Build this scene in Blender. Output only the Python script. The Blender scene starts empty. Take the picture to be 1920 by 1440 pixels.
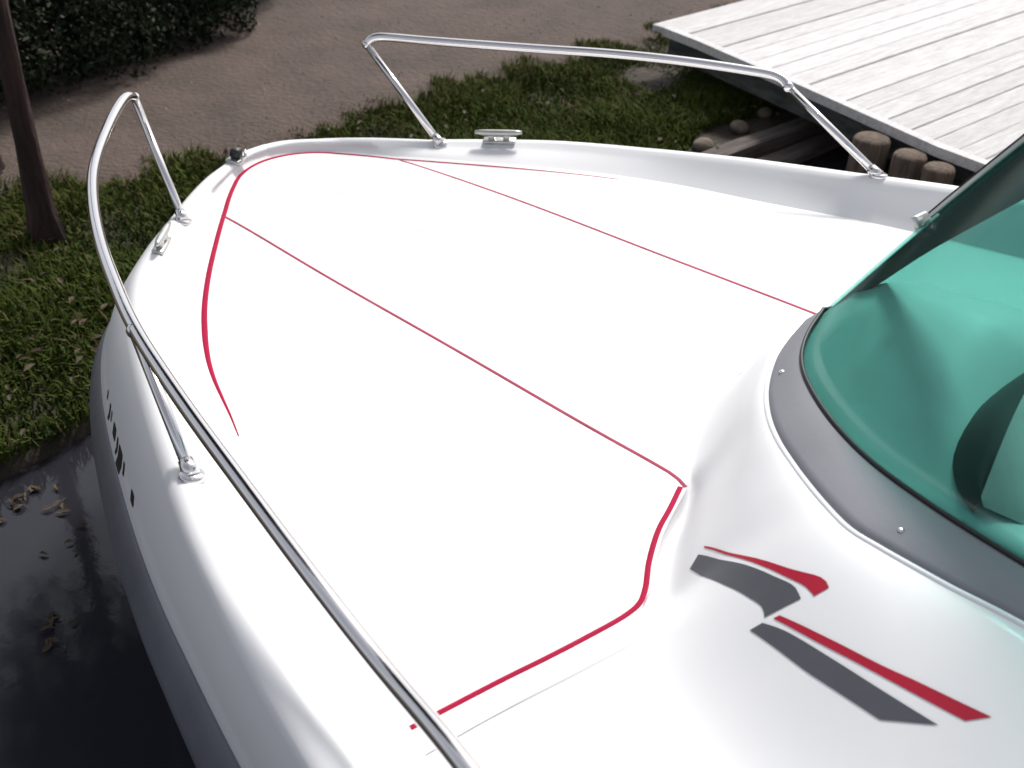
import bpy, bmesh, math, random
import numpy as np
from mathutils import Vector, Matrix
from mathutils.bvhtree import BVHTree

R = math.radians
rng = random.Random(7)
nrg = np.random.default_rng(7)
scene = bpy.context.scene
COL = scene.collection

# ------------------------------------------------------------------ camera
cam_d = bpy.data.cameras.new('camera')
cam = bpy.data.objects.new('camera', cam_d)
COL.objects.link(cam)
yaw, pit, rol = -0.711, -0.595, 0.013
fw = Vector((math.cos(pit) * math.cos(yaw), math.cos(pit) * math.sin(yaw), math.sin(pit)))
rt = fw.cross(Vector((0, 0, 1))).normalized()
up = rt.cross(fw)
rt, up = math.cos(rol) * rt + math.sin(rol) * up, -math.sin(rol) * rt + math.cos(rol) * up
M = Matrix((rt, up, -fw)).transposed().to_4x4()
M.translation = Vector((-2.512, 1.55, 1.335))
cam.matrix_world = M
cam_d.sensor_width = 36.0
cam_d.lens = 2081.0 / 1920.0 * 36.0
cam_d.clip_start = 0.02
cam_d.clip_end = 1000.0
cam_d.dof.use_dof = True
cam_d.dof.focus_distance = 2.3
cam_d.dof.aperture_fstop = 5.6
scene.camera = cam

# ------------------------------------------------------------------ sky, sun, exposure
SUN_EL, SUN_AZ = 50.0, -66.0          # azimuth: direction towards the sun, degrees from +x
w = bpy.data.worlds.new('World')
scene.world = w
w.use_nodes = True
nt = w.node_tree
bg = nt.nodes['Background']
sky = nt.nodes.new('ShaderNodeTexSky')
sky.sky_type = 'NISHITA'
sky.sun_disc = False
sky.sun_elevation = R(SUN_EL)
sky.sun_rotation = R(90.0 - SUN_AZ)
sky.air_density = 1.0
sky.dust_density = 3.0
sky.ozone_density = 1.0
hs = nt.nodes.new('ShaderNodeHueSaturation')
hs.inputs['Saturation'].default_value = 0.35      # thin high cloud: paler than a clear sky
nt.links.new(sky.outputs[0], hs.inputs['Color'])
nt.links.new(hs.outputs[0], bg.inputs[0])
bg.inputs[1].default_value = 0.125
sd = bpy.data.lights.new('sun', 'SUN')
so = bpy.data.objects.new('sun', sd)
COL.objects.link(so)
sd.energy = 2.7
sd.angle = R(10)
sd.color = (1.0, 0.975, 0.945)
sdir = Vector((math.cos(R(SUN_EL)) * math.cos(R(SUN_AZ)), math.cos(R(SUN_EL)) * math.sin(R(SUN_AZ)), math.sin(R(SUN_EL))))
so.rotation_euler = sdir.to_track_quat('Z', 'Y').to_euler()
so.location = sdir * 20
scene.view_settings.view_transform = 'Standard'
scene.view_settings.look = 'None'
scene.view_settings.gamma = 1.0
scene.view_settings.use_curve_mapping = False
scene.view_settings.exposure = 0.38

# ------------------------------------------------------------------ helpers
def mat(name, col, rough=0.5, metal=0.0, coat=0.0, var=0.0, scale=8.0, bump=0.0, bscale=60.0, col2=None, spec=0.5, detail=6.0, stretch=None):
    m = bpy.data.materials.new(name)
    m.use_nodes = True
    n, l = m.node_tree.nodes, m.node_tree.links
    b = n['Principled BSDF']
    b.inputs['Base Color'].default_value = (*col, 1)
    b.inputs['Roughness'].default_value = rough
    b.inputs['Metallic'].default_value = metal
    b.inputs['Coat Weight'].default_value = coat
    b.inputs['Coat Roughness'].default_value = 0.08
    b.inputs['Specular IOR Level'].default_value = spec
    tc = n.new('ShaderNodeTexCoord')
    src = tc.outputs['Object']
    if stretch:
        mp = n.new('ShaderNodeMapping')
        mp.inputs['Scale'].default_value = stretch
        l.new(src, mp.inputs['Vector'])
        src = mp.outputs[0]
    if var or col2:
        nz = n.new('ShaderNodeTexNoise')
        nz.inputs['Scale'].default_value = scale
        nz.inputs['Detail'].default_value = detail
        nz.inputs['Roughness'].default_value = 0.62
        l.new(src, nz.inputs['Vector'])
        rp = n.new('ShaderNodeValToRGB')
        rp.color_ramp.elements[0].position = 0.32
        rp.color_ramp.elements[1].position = 0.68
        c2 = col2 or tuple(c * (1 - var) for c in col)
        rp.color_ramp.elements[0].color = (*c2, 1)
        rp.color_ramp.elements[1].color = (*col, 1)
        l.new(nz.outputs['Fac'], rp.inputs[0])
        l.new(rp.outputs[0], b.inputs['Base Color'])
    if bump:
        nb = n.new('ShaderNodeTexNoise')
        nb.inputs['Scale'].default_value = bscale
        nb.inputs['Detail'].default_value = 8
        l.new(src, nb.inputs['Vector'])
        bp = n.new('ShaderNodeBump')
        bp.inputs['Strength'].default_value = bump
        bp.inputs['Distance'].default_value = 0.02
        l.new(nb.outputs['Fac'], bp.inputs['Height'])
        l.new(bp.outputs[0], b.inputs['Normal'])
    return m

MT = {}
MT['gelcoat'] = mat('white gelcoat', (0.77, 0.765, 0.77), 0.5, coat=0.12, var=0.03, scale=3.0, bump=0.012, bscale=5.0)
MT['deck'] = mat('white non skid deck', (0.80, 0.80, 0.79), 0.5, var=0.04, scale=5.0, bump=0.03, bscale=260)
MT['lip'] = mat('white coaming lip', (0.82, 0.82, 0.83), 0.3, coat=0.3)
MT['rub'] = mat('grey rub rail vinyl', (0.12, 0.125, 0.15), 0.42, var=0.25, scale=4, bump=0.04, bscale=120)
MT['flange'] = mat('grey windshield trim', (0.22, 0.22, 0.245), 0.65, var=0.1, scale=6, bump=0.03, bscale=180)
MT['red'] = mat('red pinstripe', (0.40, 0.008, 0.05), 0.7, var=0.15, scale=9, spec=0.12)
MT['redseam'] = mat('faded red seam', (0.40, 0.07, 0.12), 0.7, var=0.25, scale=14, spec=0.12)
MT['decal'] = mat('charcoal decal', (0.078, 0.082, 0.094), 0.45, var=0.15, scale=12)
MT['redecal'] = mat('red decal', (0.40, 0.004, 0.026), 0.4, var=0.08, scale=12)
MT['steel'] = mat('stainless steel', (0.78, 0.75, 0.75), 0.10, metal=1.0, bump=0.01, bscale=40)
MT['cast'] = mat('cast cleat metal', (0.55, 0.55, 0.53), 0.33, metal=0.9, var=0.15, scale=30)
MT['alu'] = mat('satin aluminium', (0.62, 0.64, 0.63), 0.45, metal=0.6, var=0.12, scale=20)
MT['black'] = mat('black rubber', (0.012, 0.012, 0.015), 0.5, var=0.3, scale=20)
MT['plate'] = mat('dark wedge fill', (0.006, 0.030, 0.036), 0.5, var=0.4, scale=8)  # for the wedge added behind the glass to darken that corner
MT['dash'] = mat('white dash liner', (0.80, 0.80, 0.79), 0.5, var=0.08, scale=3, bump=0.06, bscale=5, stretch=(1.0, 2.0, 1.0))
MT['hood'] = mat('dark helm hood', (0.035, 0.037, 0.04), 0.6, var=0.3, scale=14)
MT['panel'] = mat('grey instrument panel', (0.75, 0.66, 0.64), 0.5, var=0.2, scale=12)
MT['cockpit'] = mat('cockpit liner', (0.5, 0.5, 0.48), 0.6, var=0.15, scale=6)
MT['soil'] = mat('brown soil', (0.060, 0.046, 0.034), 0.95, col2=(0.022, 0.017, 0.011), scale=7, bump=0.8, bscale=25)
MT['road'] = mat('packed dirt road', (0.098, 0.068, 0.056), 0.95, col2=(0.060, 0.043, 0.033), scale=3.0, bump=0.9, bscale=30, detail=12)
MT['bark'] = mat('reddish bark', (0.050, 0.024, 0.019), 0.9, col2=(0.016, 0.008, 0.007), scale=12, bump=0.9, bscale=30, stretch=(1, 1, 0.25))
MT['wood'] = mat('weathered plank', (0.72, 0.70, 0.69), 0.85, col2=(0.54, 0.52, 0.52), scale=9, bump=0.5, bscale=30, stretch=(5.0, 0.6, 4))
_n, _l = MT['wood'].node_tree.nodes, MT['wood'].node_tree.links
_oi = _n.new('ShaderNodeObjectInfo')
_mr = _n.new('ShaderNodeMapRange')
_mr.inputs[3].default_value = 0.82
_mr.inputs[4].default_value = 1.0
_l.new(_oi.outputs['Random'], _mr.inputs[0])
_mx = _n.new('ShaderNodeMix')
_mx.data_type = 'RGBA'
_mx.blend_type = 'MULTIPLY'
_mx.inputs[0].default_value = 1.0
_src = _n['Principled BSDF'].inputs['Base Color'].links[0].from_socket
_l.new(_src, _mx.inputs[6])
_l.new(_mr.outputs[0], _mx.inputs[7])
_l.new(_mx.outputs[2], _n['Principled BSDF'].inputs['Base Color'])
MT['fascia'] = mat('old fascia timber', (0.10, 0.10, 0.095), 0.9, col2=(0.03, 0.03, 0.03), scale=8, bump=0.4, bscale=25, stretch=(0.5, 4, 4))
MT['pile'] = mat('brown piling wood', (0.16, 0.115, 0.085), 0.9, col2=(0.07, 0.05, 0.038), scale=10, bump=0.5, bscale=20, stretch=(3, 3, 0.6))
MT['timber'] = mat('grey edging timber', (0.13, 0.105, 0.095), 0.9, col2=(0.05, 0.04, 0.035), scale=7, bump=0.5, bscale=22, stretch=(3, 0.5, 3))
MT['stone'] = mat('tan stone', (0.22, 0.17, 0.13), 0.9, col2=(0.10, 0.08, 0.065), scale=9, bump=0.5, bscale=22)
MT['leafdead'] = mat('dead leaf', (0.085, 0.055, 0.025), 0.8, col2=(0.03, 0.02, 0.012), scale=11)
MT['leaf'] = mat('dark hedge leaf', (0.028, 0.042, 0.016), 0.7, col2=(0.008, 0.012, 0.006), scale=5, spec=0.2)
MT['crown'] = mat('tree leaf', (0.05, 0.075, 0.028), 0.6, col2=(0.02, 0.03, 0.012), scale=2)
# grass
g = MT['grass'] = mat('grass', (0.072, 0.098, 0.013), 0.8, col2=(0.030, 0.044, 0.006), scale=3.0, detail=10, spec=0.15)
MT['drygrass'] = mat('dry grass', (0.16, 0.125, 0.05), 0.85, col2=(0.07, 0.06, 0.022), scale=4, spec=0.15)
MT['weed'] = mat('weed leaf', (0.075, 0.12, 0.022), 0.7, col2=(0.03, 0.05, 0.012), scale=4, spec=0.2)
# water
wm = MT['water'] = mat('dark still water', (0.022, 0.022, 0.028), 0.06, bump=0.06, bscale=5, spec=0.35)
# glass
def glass_mat():
    m = bpy.data.materials.new('teal tinted acrylic')
    m.use_nodes = True
    n, l = m.node_tree.nodes, m.node_tree.links
    for x in list(n):
        n.remove(x)
    o = n.new('ShaderNodeOutputMaterial')
    tr = n.new('ShaderNodeBsdfTransparent')
    tr.inputs[0].default_value = (0.575, 0.80, 0.765, 1)
    gl = n.new('ShaderNodeBsdfGlossy')
    gl.inputs['Roughness'].default_value = 0.12
    fr = n.new('ShaderNodeFresnel')
    fr.inputs[0].default_value = 1.33
    mn = n.new('ShaderNodeMath')
    mn.operation = 'MINIMUM'
    mn.inputs[1].default_value = 0.065
    l.new(fr.outputs[0], mn.inputs[0])
    mx = n.new('ShaderNodeMixShader')
    l.new(mn.outputs[0], mx.inputs[0])
    l.new(tr.outputs[0], mx.inputs[1])
    l.new(gl.outputs[0], mx.inputs[2])
    l.new(mx.outputs[0], o.inputs[0])
    return m
MT['glass'] = glass_mat()

def link(name, me, m=None, parent=None, smooth=True):
    o = bpy.data.objects.new(name, me)
    COL.objects.link(o)
    if m is not None:
        me.materials.append(m)
    if parent is not None:
        o.parent = parent
    if smooth and len(me.polygons):
        me.polygons.foreach_set('use_smooth', [True] * len(me.polygons))
    return o

def mesh(name, V, Fc, m=None, parent=None, smooth=True):
    me = bpy.data.meshes.new(name)
    me.from_pydata([tuple(v) for v in V], [], [tuple(f) for f in Fc])
    me.update()
    return link(name, me, m, parent, smooth)

def fromfn(name, fn, m=None, parent=None, smooth=True):
    bm = bmesh.new()
    fn(bm)
    me = bpy.data.meshes.new(name)
    bm.normal_update()
    bm.to_mesh(me)
    bm.free()
    return link(name, me, m, parent, smooth)

def tag(o, label=None, cat=None, group=None, kind=None):
    for k, v in (('label', label), ('category', cat), ('group', group), ('kind', kind)):
        if v:
            o[k] = v
    return o

def empty(name, loc=(0, 0, 0)):
    o = bpy.data.objects.new(name, None)
    o.location = loc
    o.empty_display_size = 0.1
    COL.objects.link(o)
    return o

def spline(P, n):
    """Catmull-Rom through P (k,d), resampled to n points of even arc length."""
    P = np.array(P, float)
    Q = np.vstack([2 * P[0] - P[1], P, 2 * P[-1] - P[-2]])
    out = []
    for i in range(1, len(Q) - 2):
        p0, p1, p2, p3 = Q[i - 1:i + 3]
        t0 = 0.0
        t1 = t0 + max(np.linalg.norm(p1 - p0), 1e-6) ** .5
        t2 = t1 + max(np.linalg.norm(p2 - p1), 1e-6) ** .5
        t3 = t2 + max(np.linalg.norm(p3 - p2), 1e-6) ** .5
        for t in np.linspace(t1, t2, 16, endpoint=False):
            A1 = (t1 - t) / (t1 - t0) * p0 + (t - t0) / (t1 - t0) * p1
            A2 = (t2 - t) / (t2 - t1) * p1 + (t - t1) / (t2 - t1) * p2
            A3 = (t3 - t) / (t3 - t2) * p2 + (t - t2) / (t3 - t2) * p3
            B1 = (t2 - t) / (t2 - t0) * A1 + (t - t0) / (t2 - t0) * A2
            B2 = (t3 - t) / (t3 - t1) * A2 + (t - t1) / (t3 - t1) * A3
            out.append((t2 - t) / (t2 - t1) * B1 + (t - t1) / (t2 - t1) * B2)
    out.append(P[-1])
    out = np.array(out)
    s = np.r_[0, np.cumsum(np.linalg.norm(np.diff(out, axis=0), axis=1))]
    u = np.linspace(0, s[-1], n)
    return np.stack([np.interp(u, s, out[:, k]) for k in range(out.shape[1])], 1)

def grid_faces(nu, nv, off=0, flip=False):
    F = []
    for i in range(nu - 1):
        for j in range(nv - 1):
            a = off + i * nv + j
            q = (a, a + 1, a + nv + 1, a + nv)
            F.append(q[::-1] if flip else q)
    return F

def tube(name, P, r, m, parent, seg=14, caps=True):
    P = [Vector(p) for p in P]
    rr = r if hasattr(r, '__len__') else [r] * len(P)
    V, F = [], []
    ref = Vector((0.13, 0.21, 1)).normalized()
    prev = None
    for i, p in enumerate(P):
        t = (P[min(i + 1, len(P) - 1)] - P[max(i - 1, 0)]).normalized()
        if prev is None:
            a = t.cross(ref)
            if a.length < .1:
                a = t.cross(Vector((1, 0, 0)))
            a.normalize()
        else:
            a = (prev - t * prev.dot(t)).normalized()
        prev = a
        b = t.cross(a)
        for k in range(seg):
            an = 2 * math.pi * k / seg
            V.append(p + rr[i] * (math.cos(an) * a + math.sin(an) * b))
    for i in range(len(P) - 1):
        for k in range(seg):
            k2 = (k + 1) % seg
            F.append((i * seg + k, i * seg + k2, (i + 1) * seg + k2, (i + 1) * seg + k))
    if caps:
        F.append(tuple(range(seg))[::-1])
        F.append(tuple((len(P) - 1) * seg + k for k in range(seg)))
    return mesh(name, V, F, m, parent)

def rounded_box(bm, c, s, bev=0.01, seg=2, rot=None, shape=None):
    res = bmesh.ops.create_cube(bm, size=1.0)
    vs = res['verts']
    for v in vs:
        p = Vector((v.co.x * s[0], v.co.y * s[1], v.co.z * s[2]))
        if shape:
            p = shape(p)
        v.co = p
    es = list({e for v in vs for e in v.link_edges})
    r2 = bmesh.ops.bevel(bm, geom=es, offset=bev, segments=seg, affect='EDGES', profile=0.5)
    allv = {v for f in r2['faces'] for v in f.verts} | {v for v in vs if v.is_valid}
    # gather whole island
    stack, seen = list(allv), set(allv)
    while stack:
        v = stack.pop()
        for e in v.link_edges:
            o = e.other_vert(v)
            if o not in seen:
                seen.add(o)
                stack.append(o)
    mtx = (rot.to_4x4() if rot is not None else Matrix())
    for v in seen:
        v.co = mtx @ v.co + Vector(c)

# ================================================================== SETTING
GZ, WZ = -0.80, -0.862

def edge_x(y):
    """waterside edge of the land"""
    e = np.interp(y, [-60, -5, -3.4, -2.5, -1.0, 0.3, 0.67, 0.98, 1.6, 60], [0.70, 0.70, 0.80, 0.80, 0.75, 0.68, 0.645, 0.57, 0.5, 0.5])
    return e + 0.025 * np.sin(y * 5.1) + 0.015 * np.sin(y * 13.7 + 1)

def road_x(y):
    return np.interp(y, [-60, -4, -2.42, -1.8, -1.15, -.54, .08, .36, 2, 60], [2.2, 2.2, 2.18, 2.21, 2.14, 2.19, 2.27, 2.33, 2.5, 2.5]) + 0.03 * np.sin(y * 7.3)

# ground sheet, from the water's edge to the far distance, with a soil bank down into the water
ys = np.r_[-300, -150, -60, -30, -15, -9, np.arange(-7, 5.01, 0.16), 8, 14, 30, 60, 150, 300]
ds = np.r_[-0.30, -0.03, -0.015, 0.0, 0.06, 0.16, 0.3, np.arange(0.5, 6, 0.3), 8, 12, 20, 40, 80, 160, 400]
zs = {-0.30: WZ - 0.6, -0.03: WZ - 0.3, -0.015: WZ - 0.02, 0.0: GZ - 0.01, 0.06: GZ}
V = []
for y in ys:
    for d in ds:
        z = zs.get(round(float(d), 4), GZ)
        jit = 0.012 * math.sin(3.1 * y + 5 * d) + 0.01 * math.sin(9 * y - 3 * d)
        V.append((float(edge_x(y)) + d, y, z + (jit if d > 0.06 and abs(y) < 8 and d < 6 else 0)))
tag(mesh('ground', V, grid_faces(len(ys), len(ds), flip=True), MT['soil']), kind='structure')

# road
xs = np.r_[np.linspace(0, 1, 22), 1.6]
V = []
for y in ys:
    for k, t in enumerate(xs):
        x0 = float(road_x(y))
        V.append((x0 + t * 2.6, y, GZ + 0.035 + 0.012 * math.sin(4 * y + t * 9) + (-0.06 if k in (0, len(xs) - 1) else 0)))
tag(mesh('road', V, grid_faces(len(ys), len(xs), flip=True), MT['road']), kind='structure')

# water
tag(mesh('water', [(-300, -300, WZ), (1.4, -300, WZ), (1.4, 300, WZ), (-300, 300, WZ)], [(0, 1, 2, 3)], MT['water']), kind='structure')

# grass : many small blades, one object
def blades(n, region, h0, h1, wd):
    XY = np.array(region(n))
    n = len(XY)
    ang = nrg.uniform(0, 2 * np.pi, n)
    lean = nrg.uniform(0.1, 0.9, n)
    h = nrg.uniform(h0, h1, n) * (0.65 + 0.5 * np.sin(XY[:, 0] * 6.1) * np.sin(XY[:, 1] * 4.7 + 1) ** 2 + 0.25 * np.sin(XY[:, 1] * 2.1))
    h = np.maximum(h, h0 * .5)
    wv = nrg.uniform(.6, 1.3, n) * wd
    dx, dy = np.cos(ang), np.sin(ang)
    px, py = -dy, dx
    z0 = np.full(n, GZ - 0.005)
    V = np.zeros((n, 5, 3))
    V[:, 0] = np.stack([XY[:, 0] - px * wv, XY[:, 1] - py * wv, z0], 1)
    V[:, 1] = np.stack([XY[:, 0] + px * wv, XY[:, 1] + py * wv, z0], 1)
    mx = XY[:, 0] + dx * lean * h * .35
    my = XY[:, 1] + dy * lean * h * .35
    V[:, 2] = np.stack([mx + px * wv * .8, my + py * wv * .8, z0 + h * .6], 1)
    V[:, 3] = np.stack([mx - px * wv * .8, my - py * wv * .8, z0 + h * .6], 1)
    V[:, 4] = np.stack([XY[:, 0] + dx * lean * h, XY[:, 1] + dy * lean * h, z0 + h * (1 - .25 * lean)], 1)
    base = np.arange(n)[:, None] * 5
    Q = (base + np.array([0, 1, 2, 3])).ravel()
    T = (base + np.array([3, 2, 4])).ravel()
    me = bpy.data.meshes.new('grass')
    me.vertices.add(n * 5)
    me.vertices.foreach_set('co', V.ravel())
    me.loops.add(n * 7)
    me.loops.foreach_set('vertex_index', np.r_[Q, T].astype(np.int32))
    me.polygons.add(n * 2)
    ls = np.r_[np.arange(n) * 4, n * 4 + np.arange(n) * 3].astype(np.int32)
    me.polygons.foreach_set('loop_start', ls)
    me.update(calc_edges=True)
    me.validate()
    return me

def strip(n):
    y = nrg.uniform(-5.6, 2.6, n)
    t = nrg.uniform(0, 1, n)
    a, b = edge_x(y), road_x(y)
    wild = 0.10 * np.sin(y * 11) + 0.06 * np.sin(y * 29)
    x = a - 0.02 + t * (b - a + 0.16 + wild)
    # eroded bank towards the dock, bare patches
    bare = (y < -2.2) & (x < 0.95 + 0.10 * np.sin(y * 6) + 0.25 * np.clip((-2.9 - y) / 1.5, 0, 1))
    patch = (np.sin(x * 5.3 + 1.7 * np.sin(y * 2.3)) * np.sin(y * 4.1 + 2) > 0.62) & (nrg.uniform(0, 1, n) < .7) & (x > a + .3)
    k = ~(bare | patch)
    return np.stack([x[k], y[k]], 1)
tag(link('grass', blades(150000, strip, 0.03, 0.105, 0.0042), MT['grass'], smooth=False), kind='stuff')
def dry(n):
    q = strip(n)
    a, b = edge_x(q[:, 1]), road_x(q[:, 1])
    t = (q[:, 0] - a) / (b - a)
    dens = .25 + .75 * (np.sin(q[:, 0] * 3.1 + 2 * np.sin(q[:, 1] * 1.7)) * np.sin(q[:, 1] * 2.3 + 1) > .3) + .8 * (t > .86)
    return q[nrg.uniform(0, 1.2, len(q)) < dens]
tag(link('dry_grass', blades(26000, dry, 0.03, 0.13, 0.0034), MT['drygrass'], smooth=False), kind='stuff')
# broad weed leaves among the blades
tag(link('weeds', blades(9000, strip, 0.03, 0.07, 0.012), MT['weed'], smooth=False), kind='stuff')
# loose pebbles on the dirt road
def pebbles(n):
    V, F = [], []
    for _ in range(n):
        y = rng.uniform(-5, 2.6)
        t = rng.random() ** 1.4
        x = float(road_x(y)) + .03 + t * 2.4
        r = rng.uniform(.003, .011) * (1.6 if rng.random() < .06 else 1)
        z = GZ + 0.035 + 0.012 * math.sin(4 * y + t * 9 * 2.4 / 2.6)
        b = len(V)
        a = rng.uniform(0, 3)
        for k in range(5):
            q = a + k * 1.2566
            V.append((x + r * math.cos(q) * rng.uniform(.7, 1.2), y + r * math.sin(q) * rng.uniform(.7, 1.2), z - .002))
        V.append((x + r * .2, y - r * .1, z + r * rng.uniform(.5, .9)))
        F += [(b + k, b + (k + 1) % 5, b + 5) for k in range(5)]
    return tag(mesh('road_gravel', V, F, MT['stone'], smooth=False), kind='stuff')
pebbles(3800)

# leafy mass helper : leaf-sized faces through a lumpy volume
def leaf_cloud(name, n, cen, rad, size, m, parent, lumps=7, seed=1):
    g2 = np.random.default_rng(seed)
    cs = g2.normal(size=(lumps, 3))
    cs /= np.linalg.norm(cs, axis=1)[:, None]
    cs *= g2.uniform(.25, .75, (lumps, 1))
    rs = g2.uniform(.35, .6, lumps)
    k = g2.integers(0, lumps, n)
    d = g2.normal(size=(n, 3))
    d /= np.linalg.norm(d, axis=1)[:, None]
    P = cs[k] + d * (rs[k] * g2.uniform(.3, 1.0, n) ** .45)[:, None]
    P = P * np.array(rad) + np.array(cen)
    a = g2.normal(size=(n, 3))
    a /= np.linalg.norm(a, axis=1)[:, None]
    b = np.cross(a, g2.normal(size=(n, 3)))
    b /= np.linalg.norm(b, axis=1)[:, None]
    s = (g2.uniform(.6, 1.3, n) * size)[:, None]
    V = np.stack([P - a * s, P + b * s * .45, P + a * s, P - b * s * .45], 1).reshape(-1, 3)
    me = bpy.data.meshes.new(name)
    me.vertices.add(n * 4)
    me.vertices.foreach_set('co', V.ravel())
    me.loops.add(n * 4)
    me.loops.foreach_set('vertex_index', np.arange(n * 4, dtype=np.int32))
    me.polygons.add(n)
    me.polygons.foreach_set('loop_start', (np.arange(n) * 4).astype(np.int32))
    me.update(calc_edges=True)
    return link(name, me, m, parent, smooth=False)

def tree(loc, r0, h, lean, label, seed, crown_r):
    t = tag(empty('tree', loc), label, 'tree')
    g3 = random.Random(seed)
    P, rr = [], []
    for i in range(16):
        s = i / 15
        flare = 1 + 0.7 * math.exp(-s * 18)
        P.append((lean[0] * s * h + 0.02 * math.sin(7 * s + seed), lean[1] * s * h + 0.02 * math.cos(5 * s), -0.06 + s * h))
        rr.append(r0 * flare * (1 - .55 * s))
    tk = tube('trunk', P, rr, MT['bark'], t, seg=22)
    for k, v in enumerate(tk.data.vertices):
        i_, q_ = divmod(k, 22)
        c_ = Vector(P[min(i_, 15)])
        rr_ = 1 + .13 * math.sin(q_ * 2.4 + 1.7 * math.sin(i_ * 1.1 + seed)) + .07 * math.sin(q_ * 5.1 + i_ * 2.3)
        if i_ == 0:
            rr_ *= 1 + .45 * max(0, math.sin(q_ * 1.15 + seed))
        v.co = Vector((c_.x + (v.co.x - c_.x) * rr_, c_.y + (v.co.y - c_.y) * rr_, v.co.z))
    top = Vector(P[-1])
    for k in range(5):
        a = 2 * math.pi * k / 5 + g3.random()
        q = [top + Vector((math.cos(a), math.sin(a), .7)) * (crown_r * .22 * j) + Vector((0, 0, -.25 + .05 * j * j * .3)) for j in range(4)]
        tube('limb', q, [r0 * .4 * (1 - j * .25) + .004 for j in range(4)], MT['bark'], t, seg=8)
    leaf_cloud('crown', 5000, (top.x, top.y, top.z + crown_r * .55), (crown_r, crown_r, crown_r * .8), 0.07, MT['crown'], t, lumps=12, seed=seed)
    return t

tree((1.92, 0.285, GZ), 0.045, 3.1, (0.01, 0.0), 'slim reddish brown tree trunk rising from the grass beside the dirt road', 3, 1.3)
tree((2.75, 0.285, GZ), 0.075, 3.4, (0.0, 0.01), 'darker tree trunk standing behind the slim one on the far side', 5, 1.4)

# dark hedge across the road, shrub by shrub
HB = [(3.62, 0.75), (3.66, 0.05), (3.9, -0.62), (4.15, -1.3), (4.75, -2.0)]
HL = ['dark hedge shrub at the left end of the row across the road', 'dark hedge shrub behind the slim tree trunk across the road',
      'dark hedge shrub above the tip of the bow rail across the road', 'low dark shrub near the right end of the hedge row',
      'last dark shrub at the right end of the hedge row']
for i, (x, y) in enumerate(HB):
    s = tag(empty('hedge_shrub', (x, y, GZ)), HL[i], 'shrub', 'shrubs of the dark hedge across the road')
    hh = [0.62, 0.66, 0.6, 0.5, 0.45][i]
    leaf_cloud('foliage', 11000, (0, 0, hh * .72), (0.52, 0.6, hh), 0.022, MT['leaf'], s, lumps=11, seed=20 + i)
    for k in range(4):
        a = k * 1.7 + i
        tube('stem', [(0.05 * math.cos(a), 0.05 * math.sin(a), -.03), (0.2 * math.cos(a), 0.2 * math.sin(a), hh * .7)], [.014, .007], MT['bark'], s, seg=6)

# ------------------------------------------------------------------ dock
DZ = -0.50
dock = tag(empty('dock', (0, -2.9, WZ)), 'weathered white plank dock on brown pilings over the dark water', 'dock')
def dock_edge(x):
    return float(np.interp(x, [-3, -0.49, -0.386, -0.054, 0.279, 0.604, 1.6], [-2.86, -2.82, -2.81, -2.878, -2.945, -3.009, -3.19]))
pl_w = 0.135
k = 0
x = -1.9
while x < 1.75:
    wdt = pl_w * rng.uniform(.94, 1.04)
    y0 = dock_edge(x + wdt / 2) + rng.uniform(-.02, .02)
    def fn(bm, x=x, wdt=wdt, y0=y0):
        L = 2.9
        tilt = Matrix.Rotation(rng.uniform(-.012, .012), 3, 'Y')
        rounded_box(bm, (x + wdt / 2, y0 - L / 2 + 2.9, DZ - .018 - WZ + rng.uniform(-.004, .004)), (wdt - .004, L, .036), .004, 1, tilt)
    o = fromfn('plank', fn, MT['wood'], dock, smooth=False)
    x += wdt
    k += 1
# edge board, fascia, stringers
P = [(x, dock_edge(x)) for x in np.linspace(-1.9, 1.7, 14)]
def beam(name, P, yo, z0, z1, th, m, parent):
    V = []
    for (x, y) in P:
        for (a, z) in ((0, z0), (0, z1), (-th, z1), (-th, z0)):
            V.append((x, y + yo + a + 2.9, z - WZ))
    n = len(P)
    F = []
    for i in range(n - 1):
        for j in range(4):
            F.append((i * 4 + j, (i + 1) * 4 + j, (i + 1) * 4 + (j + 1) % 4, i * 4 + (j + 1) % 4))
    F += [(0, 1, 2, 3), tuple((n - 1) * 4 + j for j in (3, 2, 1, 0))]
    return mesh(name, V, F, m, parent, smooth=False)
beam('edge_board', P, 0.022, DZ - .034, DZ + .012, .05, MT['wood'], dock)
beam('fascia_board', P, -0.03, DZ - .16, DZ - .040, .04, MT['fascia'], dock)
for yo in (-1.2, -2.4):
    beam('stringer', P, yo, DZ - .16, DZ - .040, .06, MT['fascia'], dock)
# round pilings : front row seen below the edge, back row
for (px, r) in [(0.055, .085), (-0.165, .075), (-0.325, .068), (-0.55, .06), (-1.1, .07), (-1.7, .07)]:
    y = dock_edge(px) + 0.03 + r + 2.9
    top = DZ - .028 - WZ
    Pz = [(px, y, -0.6), (px, y, 0.0), (px + .004, y, top * .5), (px, y, top - .012), (px, y, top)]
    tube('piling', Pz, [r * 1.02, r, r * .99, r * .97, r * .86], MT['pile'], dock, seg=18)
for px in (0.2, -0.8, -1.7):
    tube('piling', [(px, -1.9, -.6), (px, -1.9, DZ - .04 - WZ)], [.075, .07], MT['pile'], dock, seg=14)

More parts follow.
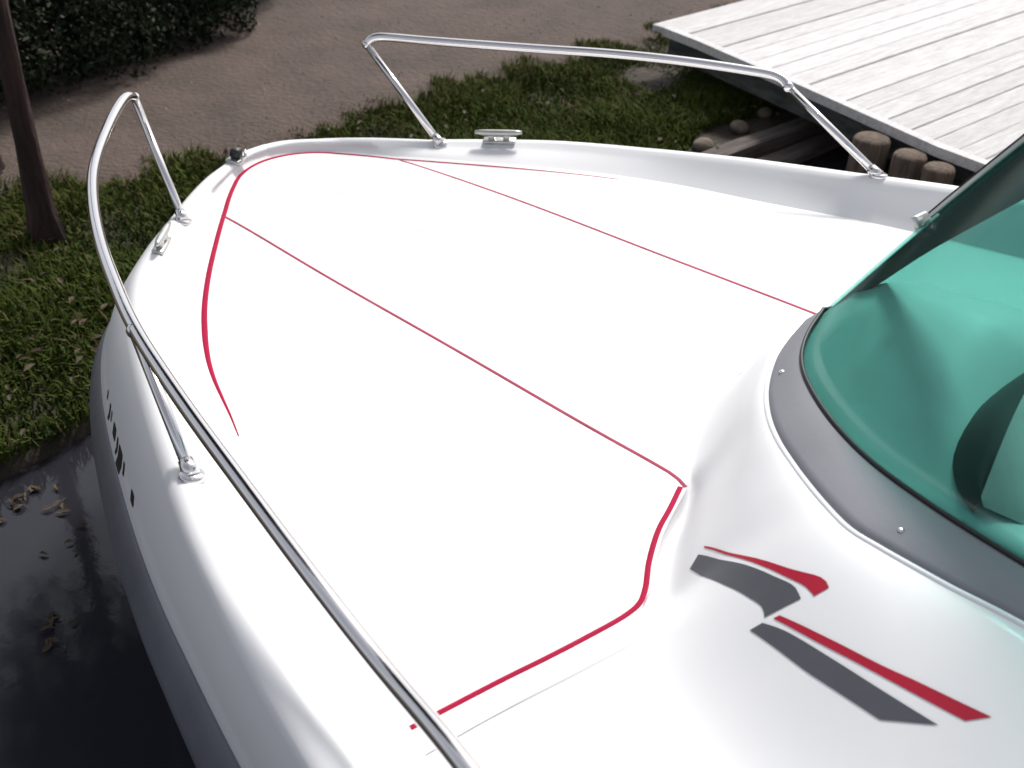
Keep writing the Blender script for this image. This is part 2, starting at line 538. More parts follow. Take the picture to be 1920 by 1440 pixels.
# timber edging along the bank by the dock
def log(P, sx, sz, label, grp=None):
    V = []
    for (x, y, z) in P:
        for (a, b) in ((-sx, -sz), (sx, -sz), (sx, sz * .8), (sx * .8, sz), (-sx * .8, sz), (-sx, sz * .8)):
            V.append((x + a + rng.uniform(-.004, .004), y, z + b + rng.uniform(-.004, .004)))
    n = len(P)
    F = [(i * 6 + j, i * 6 + (j + 1) % 6, (i + 1) * 6 + (j + 1) % 6, (i + 1) * 6 + j) for i in range(n - 1) for j in range(6)]
    F += [tuple(range(6))[::-1], tuple((n - 1) * 6 + j for j in range(6))]
    return tag(mesh('edging_timber', V, F, MT['timber'], smooth=False), label, 'timber', grp)
log([(0.60 + .01 * math.sin(3 * y), y, GZ - .07) for y in np.linspace(-4.6, -1.9, 14)], .06, .055, 'grey timber edging the bank just above the water near the dock')
log([(0.735 + .01 * math.sin(4 * y), y, GZ - .0) for y in np.linspace(-4.2, -2.0, 12)], .055, .04, 'upper weathered timber along the grass edge near the dock')

# stones on the bank
SP = [(0.87, -2.62, .055, 'tan squarish stone at the grass edge near the starboard rail'), (0.98, -3.22, .045, 'small pale stone in the grass nearer to the dock'),
      (0.93, -2.95, .05, 'brown stone on the bank between the tan and the pale one')]
for i, (x, y, r, lb) in enumerate(SP):
    def fn(bm, r=r, i=i):
        bmesh.ops.create_icosphere(bm, subdivisions=3, radius=r)
        for v in bm.verts:
            q = v.co * 18 + Vector((i * 5, 0, 0))
            v.co *= 1 + .18 * math.sin(q.x * 1.3 + q.y) * math.cos(q.z * 1.1 + q.x * .4)
            v.co.z *= .7
    o = fromfn('bank_stone', fn, MT['stone'])
    o.location = (x, y, GZ + r * .3)
    tag(o, lb, 'stone', 'stones on the bank')

# floating dead leaves on the dark water
def litter(name, clumps, n, size, z, m):
    V, F = [], []
    for (cx, cy, sx, sy, ang, q) in clumps:
        for _ in range(q):
            u, v = rng.gauss(0, 1) * sx, rng.gauss(0, 1) * sy
            x = cx + u * math.cos(ang) - v * math.sin(ang)
            y = cy + u * math.sin(ang) + v * math.cos(ang)
            a = rng.uniform(0, 6.28)
            s = size * rng.uniform(.5, 1.3)
            b = len(V)
            for (p, qq, dz) in ((-1, 0, 0), (-.2, .42, .35), (.5, .36, .2), (1.1, 0, 0), (.5, -.36, .25), (-.2, -.42, .3)):
                V.append((x + s * (p * math.cos(a) - qq * math.sin(a)), y + s * (p * math.sin(a) + qq * math.cos(a)), z + dz * s + rng.uniform(0, .004)))
            F.append((b, b + 1, b + 2, b + 3))
            F.append((b, b + 3, b + 4, b + 5))
    return tag(mesh(name, V, F, m, smooth=False), kind='stuff')
LEAFC = [(0.42, .975, .06, .012, -.9, 13), (0.31, .93, .05, .02, -.7, 6), (0.13, .94, .03, .02, 0, 3), (-0.20, 1.12, .05, .02, -.8, 11), (.2, 1.15, .15, .1, 0, 6)]
litter('floating_leaves', LEAFC, 80, .018, WZ + .006, MT['leafdead'])
litter('grass_leaf_litter', [(1.3, .7, .3, .3, 0, 60), (1.0, .3, .2, .4, 0, 40), (1.7, -1.8, .35, .7, 0, 50), (1.1, -3.1, .25, .6, 0, 50)], 80, .022, GZ + .05, MT['leafdead'])

# ================================================================== THE BOAT
boat = tag(empty('motorboat', (0, 0, 0)), 'white motorboat with red deck lines, steel bow rail and teal tinted windshield', 'boat')

NB = 260
G = [(.49, 0), (.478, .07), (.425, .16), (.345, .27), (.19, .432), (.02, .575), (-.125, .678), (-.366, .792), (-.68, .90), (-.973, .988), (-1.229, 1.058), (-1.6, 1.13), (-2.2, 1.2), (-3.2, 1.24)]
K = [(.448, 0), (.438, .06), (.405, .134), (.306, .225), (.176, .32), (0, .44), (-.178, .555), (-.354, .655), (-.564, .75), (-.814, .825), (-1.161, .936), (-1.6, 1.02), (-2.2, 1.08), (-3.2, 1.12)]
RO = [(.56, 0), (.54, .12), (.50, .26), (.43, .42), (.299, .598), (.16, .722), (-.004, .82), (-.213, .909), (-.455, .991), (-.788, 1.087), (-1.012, 1.141), (-1.179, 1.174), (-1.6, 1.24), (-2.2, 1.29), (-3.2, 1.32)]
def zG(x):
    return np.interp(-np.asarray(x, float), [-.2, .073, .373, .686, .974, 1.229, 3.3], [0, .028, .06, .1, .13, .16, .33])
def zK(x):
    return np.interp(-np.asarray(x, float), [-.2, 1.16, 3.3], [-.03, .05, .17])
def zC(x):
    return np.interp(-np.asarray(x, float), [-.446, 1.6, 3.3], [-.03, .134, .26])
# even-parameter curves : same normalised arc from bow to stern, refined near the bow
def curve(P):
    c = spline(P, 400)
    u = np.linspace(0, 1, NB) ** 1.25
    s = np.linspace(0, 1, 400)
    return np.stack([np.interp(u, s, c[:, 0]), np.interp(u, s, c[:, 1])], 1)
Gc, Kc, Rc = curve(G), curve(K), curve(RO)
KX, KY = Kc[::-1, 0], Kc[::-1, 1]
def zD(x, y):
    k = max(float(np.interp(x, KX, KY)), .02)
    s = min(abs(y) / k, 1.25)
    return float(zC(x) + (zK(x) - zC(x)) * s * s)

# deck floor (both sides, open over the cockpit)
FOOT = [(-1.41, 0), (-1.428, .1), (-1.478, .2), (-1.542, .3), (-1.590, .362), (-1.617, .421), (-1.642, .474), (-1.684, .54), (-1.72, .586), (-1.745, .64), (-1.81, .71), (-1.95, .77), (-2.2, .815), (-2.6, .88), (-3.2, .95)]
FTc = spline(FOOT, 300)
def inner_y(x):
    if x > -1.41:
        return 0.0
    return max(0.0, float(np.interp(-x, -FTc[:, 0], FTc[:, 1])) - .004)
NV = 22
V, F = [], []
for side in (1, -1):
    off = len(V)
    for (x, y) in Kc:
        yi = min(inner_y(x), y)
        i = int(np.argmin(np.hypot(Kc[:, 0] - x, Kc[:, 1] - y)))
        out = Rc[i] - Kc[i]
        out = out / max(np.linalg.norm(out), 1e-6)
        V.append((x + out[0] * .022, side * (y + out[1] * .022), zD(x, y)))
        for j in range(NV - 1):
            t = j / (NV - 2)
            yy = y + (yi - y) * t
            V.append((x, side * yy, zD(x, yy)))
    F += grid_faces(NB, NV, off, flip=(side == 1))
deck = mesh('foredeck', V, F, MT['deck'], boat)
bm = bmesh.new(); bm.from_mesh(deck.data)
bmesh.ops.remove_doubles(bm, verts=bm.verts, dist=.0004)
bmesh.ops.recalc_face_normals(bm, faces=bm.faces)
bm.to_mesh(deck.data); bm.free()

# gunwale : inner wall, rounded crest, flared outer face, little lip above the rub rail
def rubz(x): return zG(x) - .28
NP = 17
V, F = [], []
for side in (1, -1):
    off = len(V)
    for i in range(NB):
        k = np.array([*Kc[i], float(zK(Kc[i][0])) - .004])
        gq = np.array([*Gc[i], float(zG(Gc[i][0]))])
        ro = np.array([*Rc[i], float(rubz(Rc[i][0]))])
        out = ro[:2] - k[:2]
        out = out / max(np.linalg.norm(out), 1e-6)
        h = max(gq[2] - k[2], .02)
        wI = np.linalg.norm(gq[:2] - k[:2])
        o3 = np.array([*out, 0])
        prof = [k - o3 * .003 - np.array([0, 0, .004])]
        rad = min(.030, .45 * wI + .006)
        prof.append(k + (gq - k) * np.array([.33, .33, .24]))
        prof.append(k + (gq - k) * np.array([.64, .64, .62]))
        prof.append(gq - o3 * rad * .9 - np.array([0, 0, rad * .42]))
        prof.append(gq - o3 * rad * .45 - np.array([0, 0, rad * .10]))
        prof.append(gq)
        prof.append(gq + o3 * rad * .5 - np.array([0, 0, rad * .10]))
        tp = ro - o3 * .052 + np.array([0, 0, .082])           # foot of the outer face
        a = gq + o3 * rad * 1.0 - np.array([0, 0, rad * .36])
        for t in (0, .12, .26, .42, .58, .74, .88):
            bul = 0.016 * math.sin(math.pi * t)
            p = a + (tp - a) * t
            p = p + np.array([0, 0, bul * .9]) + o3 * bul * .5
            prof.append(p)
        prof.append(tp + o3 * .004 + np.array([0, 0, .006]))
        prof.append(tp + o3 * .002 - np.array([0, 0, .004]))
        prof.append(tp - o3 * .01 - np.array([0, 0, .02]))
        assert len(prof) == NP, len(prof)
        for p in prof:
            V.append((p[0], side * p[1], p[2]))
    F += grid_faces(NB, NP, off, flip=(side == -1))
gun = mesh('gunwale', V, F, MT['gelcoat'], boat)
# rub rail : vinyl band with a soft bulge
V, F = [], []
NR = 9
for side in (1, -1):
    off = len(V)
    for i in range(NB):
        ro = np.array([*Rc[i], float(rubz(Rc[i][0]))])
        out = ro[:2] - np.array(Kc[i]); out = out / max(np.linalg.norm(out), 1e-6)
        o3 = np.array([*out, 0])
        for (a, z) in ((-.075, .074), (-.050, .080), (-.040, .074), (-.022, .050), (-.006, .022), (0, 0), (-.006, -.020), (-.03, -.030), (-.08, -.030)):
            p = ro + o3 * a + np.array([0, 0, z])
            V.append((p[0], side * p[1], p[2]))
    F += grid_faces(NB, NR, off, flip=(side == -1))
mesh('rub_rail', V, F, MT['rub'], boat)
# hull below
V, F = [], []
NH = 6
for side in (1, -1):
    off = len(V)
    for i in range(NB):
        x, y = Rc[i]; z = float(rubz(x)) - .028
        u = i / (NB - 1)
        prof = [(x - .05, max(y - .06, 0), z), (x - .12, max(y - .16, 0) * .97, z - .25), (x - .22, max(y - .28, 0) * .95, z - .52),
                (x - .3, max(y - .34, 0) * .93, -1.0), (x - .36, max(y - .5, 0) * .8, -1.15), (x - .5, 0, -1.3)]
        for p in prof:
            V.append((p[0], side * p[1], p[2]))
    F += grid_faces(NB, NH, off, flip=(side == -1))
mesh('hull', V, F, MT['gelcoat'], boat)
# transom
xr = -3.2
mesh('transom', [(xr, 1.24, .3), (xr, 1.26, .0), (xr - .3, .9, -1.0), (xr - .5, 0, -1.3), (xr - .3, -.9, -1.0), (xr, -1.26, .0), (xr, -1.24, .3), (xr, 0, .3)], [(0, 1, 2, 3, 4, 5, 6, 7)], MT['gelcoat'], boat, smooth=False)

# coaming : moulded rise from the deck to the windshield trim
FO = [((-1.41, 0), (-1.53, 0, .288)), ((-1.428, .1), (-1.545, .062, .281)), ((-1.478, .2), (-1.572, .13, .28)), ((-1.542, .3), (-1.625, .215, .281)),
      ((-1.590, .362), (-1.68, .275, .284)), ((-1.617, .421), (-1.73, .315, .287)), ((-1.642, .474), (-1.775, .342, .289)), ((-1.684, .54), (-1.83, .372, .293)),
      ((-1.72, .586), (-1.88, .395, .296)), ((-1.745, .64), (-1.932, .415, .30)), ((-1.81, .71), (-1.99, .421, .305)), ((-1.95, .77), (-2.08, .424, .312)),
      ((-2.2, .815), (-2.25, .430, .325)), ((-2.6, .88), (-2.65, .56, .34)), ((-3.2, .95), (-3.2, .68, .36))]
NF = 120
FOc = spline([(*a, *b) for a, b in FO], NF)
def full(c):
    """mirror a half curve (first point on the centreline) to a whole one, port to starboard"""
    m_ = c[1:].copy()
    m_[:, 1] *= -1
    return np.vstack([c[::-1], m_])
NS = 26
V = []
FOm = FOc.copy(); FOm[:, 1] *= -1; FOm[:, 3] *= -1
FOf = np.vstack([FOc[::-1], FOm[1:]])
for q in FOf:
    f0 = np.array([q[0], q[1], zD(q[0], q[1])])
    o0 = q[2:5]
    for j in range(NS):
        s = (j / (NS - 1)) ** 1.5
        p = f0 + (o0 - f0) * s
        e = s * s * (3 - 2 * s) * .78 + .22 * s ** 1.3
        corner = float(np.interp(-q[0], [1.56, 1.61, 1.72, 1.76], [0, 1, 1, 0]))
        dip = .040 * corner * (s / .09) * math.exp(1 - s / .09) if s < .6 else 0
        crown = .020 * math.sin(math.pi * s) * s
        p[2] = f0[2] + (o0[2] - f0[2]) * e - dip + crown - (.004 if j == 0 else 0)
        V.append(tuple(p))
coam = mesh('windshield_coaming', V, grid_faces(len(FOf), NS), MT['gelcoat'], boat)
bvh_c = BVHTree.FromPolygons([v.co.copy() for v in coam.data.vertices], [tuple(p.vertices) for p in coam.data.polygons])
bvh_d = BVHTree.FromPolygons([v.co.copy() for v in deck.data.vertices], [tuple(p.vertices) for p in deck.data.polygons])
def drop(x, y):
    best = None
    for b in (bvh_c, bvh_d):
        h = b.ray_cast(Vector((x, y, 2)), Vector((0, 0, -1)))
        if h[0] is not None and (best is None or h[0].z > best[0].z):
            nn = h[1] if h[1].z > 0 else -h[1]
            best = (h[0], nn)
    return best

def ribbon(name, pts, wd, lift, m, parent, n=60, mode='deck'):
    """a thin raised strip laid on the moulded surface"""
    c = spline(pts, n)
    V, F = [], []
    for i in range(n):
        t = c[min(i + 1, n - 1)] - c[max(i - 1, 0)]
        t = t / np.linalg.norm(t)
        nx, ny = -t[1], t[0]
        ww = wd(i / (n - 1)) if callable(wd) else wd
        for (a, dz) in ((-1, -.0015), (-.6, lift * .8), (0, lift), (.6, lift * .8), (1, -.0015)):
            x, y = c[i][0] + nx * a * ww, c[i][1] + ny * a * ww
            if mode == 'deck':
                z = zD(x, y)
            else:
                h = drop(x, y)
                z = h[0].z if h else zD(x, y)
            V.append((x, y, z + dz))
    o = mesh(name, V, grid_faces(n, 5), m, parent)
    return o

SEAM = [(.176, .318), (-.379, .338), (-.919, .342), (-1.333, .347), (-1.507, .346), (-1.555, .348), (-1.588, .358)]
for s in (1, -1):
    ribbon('deck_seam', [(x, s * y * (1 if s > 0 else .93)) for x, y in SEAM], .0054 if s > 0 else .0068, .0010, MT['redseam'], boat, 70)
ribbon('centre_seam', [(.42, .012), (.2, .012), (-.05, .012), (-.36, .012)], .005, .0013, MT['deck'], boat, 60)
# perimeter stripe at the foot of the gunwale, from port round the bow to starboard
kk = spline(K, 300)
per = [tuple(p) for p in kk if p[0] > -.90][::6]
pers = [(x, -y) for x, y in per if x > -.42][1:]
allp = per[::-1] + pers
allp = [(x - .006 * (1 if y > .1 or y < -.1 else 0), y * .985) for x, y in allp]
ribbon('perimeter_stripe', allp, lambda t: .0092 * min(1, .15 + 5 * t) * min(1, .2 + 5 * (1 - t)), .0014, MT['red'], boat, 160)
# heavy red line at the aft edge of the foredeck
for s in (1, -1):
    P = [(-1.585, .366), (-1.612, .421), (-1.636, .474), (-1.678, .54), (-1.716, .588), (-1.731, .615), (-1.734, .645), (-1.724, .721), (-1.711, .792), (-1.699, .848), (-1.685, .92), (-1.67, 1.0)]
    ribbon('foredeck_edge_stripe', [(x + .004, s * (y - .002)) for x, y in P], .0062, .0014, MT['red'], boat, 90)
    ribbon('foredeck_step', [(x - .035 - .03 * max(0, (y - .6)), s * (y + .01)) for x, y in P[5:]], lambda t: .012 * min(1, max(.02, 1.5 * (.8 - t))), .003, MT['gelcoat'], boat, 40, 'surf')

# decals on the port and starboard coaming
def decal(name, A, B, m, parent, n=24, s=1, lift=.0009):
    a, b = spline(A, n), spline(B, n)
    V = []
    for i in range(n):
        for t in np.linspace(0, 1, 6):
            p = a[i] + (b[i] - a[i]) * t
            h = drop(p[0], s * p[1])
            if h is None:
                continue
            q = h[0] + h[1] * lift
            V.append(tuple(q))
    o = mesh(name, V, grid_faces(n, 6, flip=(s > 0)), m, parent)
    return o
DEC = [
 ('red_swoosh', [(-1.7334, 0.4821), (-1.8271, 0.5045), (-1.9026, 0.5105), (-1.9551, 0.5065), (-1.969, 0.5132)], [(-1.7387, 0.4859), (-1.8324, 0.5108), (-1.9032, 0.5213), (-1.94, 0.524), (-1.9595, 0.53)], 'redecal'),
 ('charcoal_swoosh', [(-1.7339, 0.4933), (-1.8172, 0.5139), (-1.8891, 0.5253), (-1.927, 0.5289), (-1.9462, 0.5392)], [(-1.7357, 0.5122), (-1.817, 0.5454), (-1.8736, 0.5583), (-1.9069, 0.5657), (-1.9187, 0.5751)], 'decal'),
 ('red_bar', [(-1.9353, 0.5662), (-2.0167, 0.5652), (-2.0862, 0.5632), (-2.1352, 0.5588), (-2.2278, 0.553)], [(-1.9304, 0.5724), (-2.0085, 0.5747), (-2.0716, 0.5736), (-2.1104, 0.5725), (-2.2067, 0.5698)], 'redecal'),
 ('charcoal_bar', [(-1.921, 0.5816), (-1.9539, 0.5794), (-2.0318, 0.5829), (-2.0871, 0.5849), (-2.1854, 0.5869)], [(-1.9119, 0.595), (-1.9652, 0.6018), (-2.0126, 0.6078), (-2.0385, 0.6094), (-2.1265, 0.6123)], 'decal'),
]
for nm, A, B, mk in DEC:
    for s in (1, -1):
        decal(nm, A, B, MT[mk], coam, s=s)

# windshield : grey trim, glass, mullion, screws
I = [(-1.566, 0, .330), (-1.594, .084, .318), (-1.643, .159, .315), (-1.74, .235, .316), (-1.861, .294, .32), (-1.989, .33, .33), (-2.143, .353, .34), (-2.25, .362, .346), (-2.65, .5, .36), (-3.2, .62, .38)]
O = FOc[:, 2:5]
Ic = spline(I, NF)
Of, If = full(spline(O, NF)), full(Ic)
ws = empty('windshield'); ws.parent = boat
V = []
for a, b in zip(Of, If):
    for (t, dz) in ((-.01, -.012), (0, .004), (.12, .007), (.5, .007), (.9, .007), (1.0, .004), (1.0, -.02)):
        p = a + (b - a) * t
        V.append((p[0], p[1], p[2] + dz))
mesh('trim_strip', V, grid_faces(len(Of), 7), MT['flange'], ws)
lip = [tuple(p + np.array([0, 0, .001])) for p in (Of + (Of - If) * .07)]
tube('coaming_lip', lip, .0048, MT['lip'], boat, seg=10)
def top_of(p):
    t = min(max((-p[0] - 1.566) / .9, 0), 1)
    return np.array([p[0] - .40 + .12 * t, p[1] * (1 - .42), p[2] + .585 - .12 * t])
glass_half = [p for p in Ic if p[0] > -2.75]
gf = full(np.array(glass_half))
V = []
NGL = 14
for p in gf:
    q = top_of(p)
    for j in range(NGL):
        s = j / (NGL - 1)
        r_ = p + (q - p) * s
        nrm = np.array([.62, 0, .40]) if abs(p[1]) < .02 else np.array([.45, np.sign(p[1]) * .5, .35])
        r_ = r_ + nrm * .010 * math.sin(math.pi * s)
        V.append((r_[0], r_[1], r_[2] + .002))
glass = mesh('glass', V, grid_faces(len(gf), NGL), MT['glass'], ws)
sm = glass.modifiers.new('thickness', 'SOLIDIFY')
sm.thickness = .004
# rubber line at the foot of the glass, and the rim along its top
tube('glass_gasket', [tuple(p + np.array([0, 0, .007])) for p in gf], .0035, MT['black'], ws, seg=8)
tube('top_rim', [tuple(top_of(p)) for p in gf], .009, MT['steel'], ws, seg=10)
# centre mullion : metal strip, black gasket beside it, tapering wedge added behind to make the glass dark there
c0, c1 = np.array([-1.566, 0, .33]), top_of(np.array([-1.566, 0, .33]))
def cen(z):
    t = (z - c0[2]) / (c1[2] - c0[2])
    return c0 + (c1 - c0) * t + np.array([.62, 0, .40]) * .010 * math.sin(math.pi * t)
nrm = np.array([.84, 0, .54])
V = []
zz = np.linspace(.565, .93, 14)
for z in zz:
    p = cen(z)
    for (y, d) in ((.010, .001), (.009, .006), (-.009, .006), (-.010, .001)):
        V.append(tuple(p + nrm * d + np.array([0, y, 0])))
mesh('mullion', V, grid_faces(len(zz), 4), MT['alu'], ws, smooth=False)
V = []
for z in zz:
    p = cen(z)
    for (y, d) in ((-.010, .002), (-.012, .012), (-.030, .010), (-.034, -.002)):
        V.append(tuple(p + nrm * d + np.array([0, y, 0])))
mesh('mullion_gasket', V, grid_faces(len(zz), 4), MT['black'], ws, smooth=False)
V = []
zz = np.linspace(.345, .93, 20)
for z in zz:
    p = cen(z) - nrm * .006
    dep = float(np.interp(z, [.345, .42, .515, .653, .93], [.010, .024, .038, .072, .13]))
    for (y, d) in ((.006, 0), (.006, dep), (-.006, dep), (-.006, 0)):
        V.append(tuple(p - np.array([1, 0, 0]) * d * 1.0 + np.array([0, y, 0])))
mesh('dark_fill_wedge', V, grid_faces(len(zz), 4), MT['plate'], ws, smooth=False)
def fn(bm):
    rounded_box(bm, (0, 0, 0), (.022, .034, .012), .003, 2, Matrix.Rotation(R(-57), 3, 'Y'))
o = fromfn('mullion_bracket', fn, MT['alu'], ws)
o.location = tuple(cen(.556) + nrm * .008)
# screws along the trim
sc_me = None
for (x, y) in [(-1.618, .174), (-1.971, .365), (-1.78, .31), (-2.3, .41)]:
    if abs(x + 1.78) < .01:
        continue
    for s in (1, -1):
        j = int(np.argmin(np.hypot(Of[:, 0] - x, Of[:, 1] - s * y)))
        p = Of[j] + (If[j] - Of[j]) * .36
        if sc_me is None:
            def fn(bm):
                bmesh.ops.create_uvsphere(bm, u_segments=14, v_segments=8, radius=.0055)
                for v in bm.verts:
                    v.co.z = max(v.co.z * .55, -.001)
            so_ = fromfn('screw', fn, MT['steel'], ws)
            sc_me = so_.data
        else:
            so_ = bpy.data.objects.new('screw', sc_me); COL.objects.link(so_); so_.parent = ws
        so_.location = (p[0], p[1], p[2] + .007)

# dashboard, helm
dash = None
V = []
dr = [p for p in full(np.array([p for p in Ic if p[0] > -2.36]))]
ND = 16
for p in dr:
    e = np.array([-2.36, p[1] * 1.0, .36])
    for j in range(ND):
        s = j / (ND - 1)
        q = p + (e - p) * s
        fx = np.interp(-q[0], [1.57, 1.64, 1.88, 2.03], [0, 1, 1, 0])
        hump = .098 * math.cos(min(1, abs(q[1]) / .30) * math.pi / 2) ** 1.1 * float(fx) * min(1, s / (.07 + .8 * abs(q[1])))
        V.append((q[0], q[1], q[2] - .004 + .018 * math.sin(math.pi * s) + hump))
dash = mesh('dashboard', V, grid_faces(len(dr), ND), MT['dash'], boat)
# helm hood : dark arched cowl
arc = spline([(-1.99, -.34, .36), (-1.95, -.15, .36), (-1.935, .02, .37), (-1.930, .112, .375), (-1.953, .215, .375), (-2.010, .296, .372), (-2.046, .316, .368)], 30)
rid = spline([(-2.03, -.34, .44), (-2.00, -.15, .455), (-1.985, .02, .46), (-1.992, .112, .45), (-2.006, .175, .435), (-2.028, .25, .41), (-2.048, .314, .375)], 30)
V = []
for a, b in zip(arc, rid):
    for s in np.linspace(0, 1, 8):
        p = a + (b - a) * s
        V.append((p[0], p[1], p[2] + .012 * math.sin(math.pi * s) - (.02 if s == 0 else 0)))
mesh('helm_hood', V, grid_faces(30, 8), MT['hood'], dash)
V = []
low = spline([(-2.20, -.34, .34), (-2.19, .02, .34), (-2.185, .175, .34), (-2.14, .27, .345), (-2.055, .312, .360)], 30)
for a, b in zip(rid, low):
    for s in np.linspace(0, 1, 8):
        p = a + (b - a) * s
        V.append((p[0], p[1], p[2] + .003))
pan = mesh('instrument_panel', V, grid_faces(30, 8), MT['panel'], dash)
bvh_p = BVHTree.FromPolygons([v.co.copy() for v in pan.data.vertices], [tuple(p.vertices) for p in pan.data.polygons])
for (x, y, r) in [(-2.025, .165, .010), (-2.055, .055, .03), (-2.055, -.05, .03), (-2.06, -.16, .03)]:
    h = bvh_p.ray_cast(Vector((x, y, 2)), Vector((0, 0, -1)))
    if h[0] is None:
        continue
    nn = h[1] if h[1].z > 0 else -h[1]
    def fn(bm, r=r):
        bmesh.ops.create_cone(bm, cap_ends=True, segments=20, radius1=r, radius2=r * .85, depth=.008)
    o = fromfn('gauge', fn, MT['black'], dash, smooth=False)
    o.location = h[0] + nn * .003
    o.rotation_euler = nn.to_track_quat('Z', 'Y').to_euler()
h = bvh_p.ray_cast(Vector((-2.075, .20, 2)), Vector((0, 0, -1)))
if h[0] is not None:
    def fn(bm):
        rounded_box(bm, (0, 0, 0), (.02, .075, .014), .005, 2)
    o = fromfn('switch_plate', fn, MT['black'], dash)
    nn = h[1] if h[1].z > 0 else -h[1]
    o.rotation_euler = nn.to_track_quat('Z', 'Y').to_euler()
    o.location = h[0] + nn * .004
# cockpit well
V = [(-2.36, .37, .36), (-2.36, -.37, .36), (-2.30, .37, -.5), (-2.30, -.37, -.5), (-3.2, .62, -.5), (-3.2, -.62, -.5), (-3.2, .62, .38), (-3.2, -.62, .38), (-2.65, .5, .36), (-2.65, -.5, .36), (-2.65, .5, -.5), (-2.65, -.5, -.5)]
mesh('cockpit_liner', V, [(0, 1, 3, 2), (2, 3, 11, 10), (10, 11, 5, 4), (4, 5, 7, 6), (0, 2, 10, 8), (8, 10, 4, 6), (1, 9, 11, 3), (9, 7, 5, 11)], MT['cockpit'], boat, smooth=False)

# ------------------------------------------------------------------ bow rails and stanchions
RAIL = [(-2.20, 1.12, .345), (-2.05, 1.108, .338), (-1.86, 1.085, .325), (-1.745, 1.069, .30), (-1.558, 1.054, .303), (-1.29, 1.024, .30), (-1.045, .995, .298), (-.772, .953, .296), (-.60, .912, .295),
        (-.425, .864, .290), (-.21, .791, .285), (.0, .70, .280), (.313, .514, .272), (.42, .436, .272)]
RB = [(.455, .408, .270), (.470, .396, .260), (.470, .390, .245)]
def smooth(c, it=9):
    c = c.copy()
    for _ in range(it):
        c[1:-1] = .25 * c[:-2] + .5 * c[1:-1] + .25 * c[2:]
    return c
bvh_g = BVHTree.FromPolygons([v.co.copy() for v in gun.data.vertices], [tuple(p.vertices) for p in gun.data.polygons])
def seat(p):
    """nearest point of the gunwale top under p, with its outward normal"""
    h = bvh_g.find_nearest(Vector(p))
    n = h[1] if h[1].z > 0 else -h[1]
    return h[0], n
for s in (1, -1):
    if s > 0:
        rp = spline([(x, y, z) for x, y, z in RAIL + RB], 130)
        rp = smooth(rp)
        rail = tube('bow_rail', [(-2.30, 1.13, .24), (-2.27, 1.128, .30)] + [tuple(p) for p in rp], .0132, MT['steel'], boat, seg=20)
    else:
        rp = spline([(-.742, -.962, .310), (-.728, -.965, .325), (-.70, -.962, .332), (-.62, -.935, .332)] + [(x, -y, z + .035 * min(1, max(0, -(x - .1) / .5))) for x, y, z in RAIL[9:] + RB], 110)
        rp = smooth(rp, 5)
        rail = tube('bow_rail', [tuple(p) for p in rp], .0132, MT['steel'], boat, seg=20)
    # forward leg, bent down from the rail end to the deck, and the midship stanchion
    for (top, base) in (((.470, .390, .245), (.158, .439, -.002)), ((-.788, .958, .294) if s > 0 else (-.740, .962, .312), (-1.036, .998, .134) if s > 0 else (-1.038, 1.010, .136))):
        tp = Vector((top[0], s * top[1], top[2])); bs, bn = seat((base[0], s * base[1], base[2]))
        bn = (bn + Vector((0, 0, .5))).normalized()
        st = tube('stanchion', [bs, bs.lerp(tp, .5), tp], .0112, MT['steel'], boat, seg=18)
        def fn(bm):
            ax = (tp - bs).normalized()
            bmesh.ops.create_cone(bm, cap_ends=True, segments=24, radius1=.024, radius2=.021, depth=.010, matrix=Matrix.Translation(bs + bn * .002) @ bn.to_track_quat('Z', 'Y').to_matrix().to_4x4())
            bmesh.ops.create_cone(bm, cap_ends=True, segments=24, radius1=.0165, radius2=.0138, depth=.032, matrix=Matrix.Translation(bs + ax * .016) @ ax.to_track_quat('Z', 'Y').to_matrix().to_4x4())
        fromfn('stanchion_base', fn, MT['steel'], st)
        def fn2(bm):
            ax = Vector((1, 0, 0))
            bmesh.ops.create_uvsphere(bm, u_segments=16, v_segments=10, radius=.0150, matrix=Matrix.Translation(tp))
        fromfn('rail_fitting', fn2, MT['steel'], st)

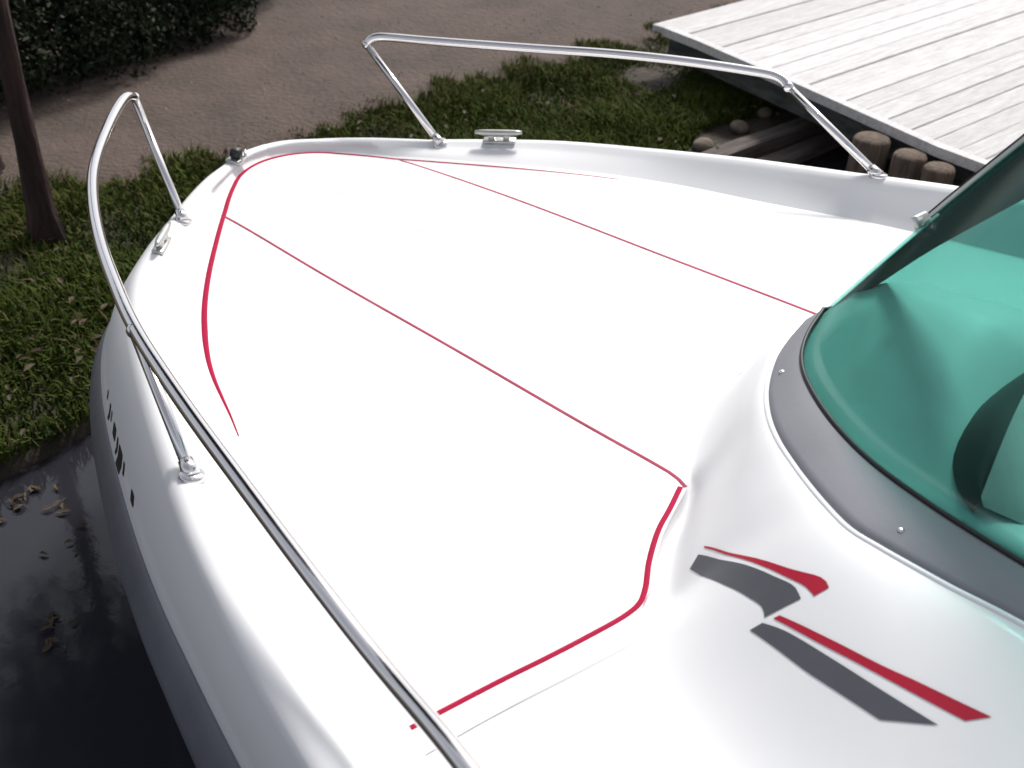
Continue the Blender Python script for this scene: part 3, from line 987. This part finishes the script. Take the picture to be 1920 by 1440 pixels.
# cleats on both gunwales
for s in (1, -1):
    cp, cn = seat((.020, s * .566, .02))
    c = empty('cleat', cp); c.parent = boat
    cx = Vector((-.78, s * .62, 0))
    cx = (cx - cn * cx.dot(cn)).normalized()
    c.matrix_world = Matrix.Translation(cp - cn * .001) @ Matrix((cx, cn.cross(cx), cn)).transposed().to_4x4()
    def fn(bm):
        rounded_box(bm, (0, 0, .005), (.105, .030, .010), .004, 2)
    fromfn('cleat_plate', fn, MT['cast'], c)
    for dx in (-.024, .024):
        def fn(bm, dx=dx):
            rounded_box(bm, (dx, 0, .018), (.020, .018, .022), .005, 2)
        fromfn('cleat_post', fn, MT['cast'], c)
    tube('cleat_horn', [(-.075, 0, .036), (-.055, 0, .035), (-.03, 0, .033), (.03, 0, .033), (.055, 0, .035), (.075, 0, .036)], [.005, .008, .0105, .0105, .008, .005], MT['cast'], c, seg=12)
# bow light and chock at the stem
lp, ln = seat((.437, .125, 0))
bl = empty('bow_light', lp - Vector((0, 0, .003))); bl.parent = boat
bl.rotation_euler = (ln + Vector((0, 0, 1))).to_track_quat('Z', 'Y').to_euler()
def fn(bm):
    rounded_box(bm, (0, 0, .007), (.055, .05, .014), .005, 2)
fromfn('light_base', fn, MT['cast'], bl)
def fn(bm):
    rounded_box(bm, (.002, .002, .028), (.036, .034, .034), .012, 3)
fromfn('light_body', fn, MT['black'], bl)
tube('light_cap', [(-.014, -.022, .020), (.0, -.03, .028), (.012, -.022, .040)], .005, MT['cast'], bl, seg=10)

# dark registration marks on the port bow flare (letters too foreshortened to read)
bvh_g = BVHTree.FromPolygons([v.co.copy() for v in gun.data.vertices], [tuple(p.vertices) for p in gun.data.polygons])
REG = [(-.335, .014, .5), (-.40, .016, .9), (-.435, .010, .6), (-.50, .040, .7), (-.555, .014, .9), (-.605, .050, 1.1), (-.66, .014, .7), (-.775, .030, .6)]
for (x, wd, hh) in REG:
    # outward direction on the port side
    pt = None
    V = []
    ok = True
    for t in np.linspace(-1, 1, 4):
        for u in np.linspace(0, 1, 4):
            X = x + t * wd * .5
            yo = float(np.interp(X, Rc[::-1, 0], Rc[::-1, 1]))
            zt = float(zG(X)) - .095 - u * .055 * hh
            h = bvh_g.ray_cast(Vector((X + .35, yo + .6, zt + .5)), Vector((-.35, -.6, -.5)).normalized())
            if h[0] is None:
                ok = False; break
            nn = h[1]
            if nn.y < 0: nn = -nn
            V.append(tuple(h[0] + nn * .0016))
    if ok:
        mesh('registration_mark', V, grid_faces(4, 4), MT['black'], gun)
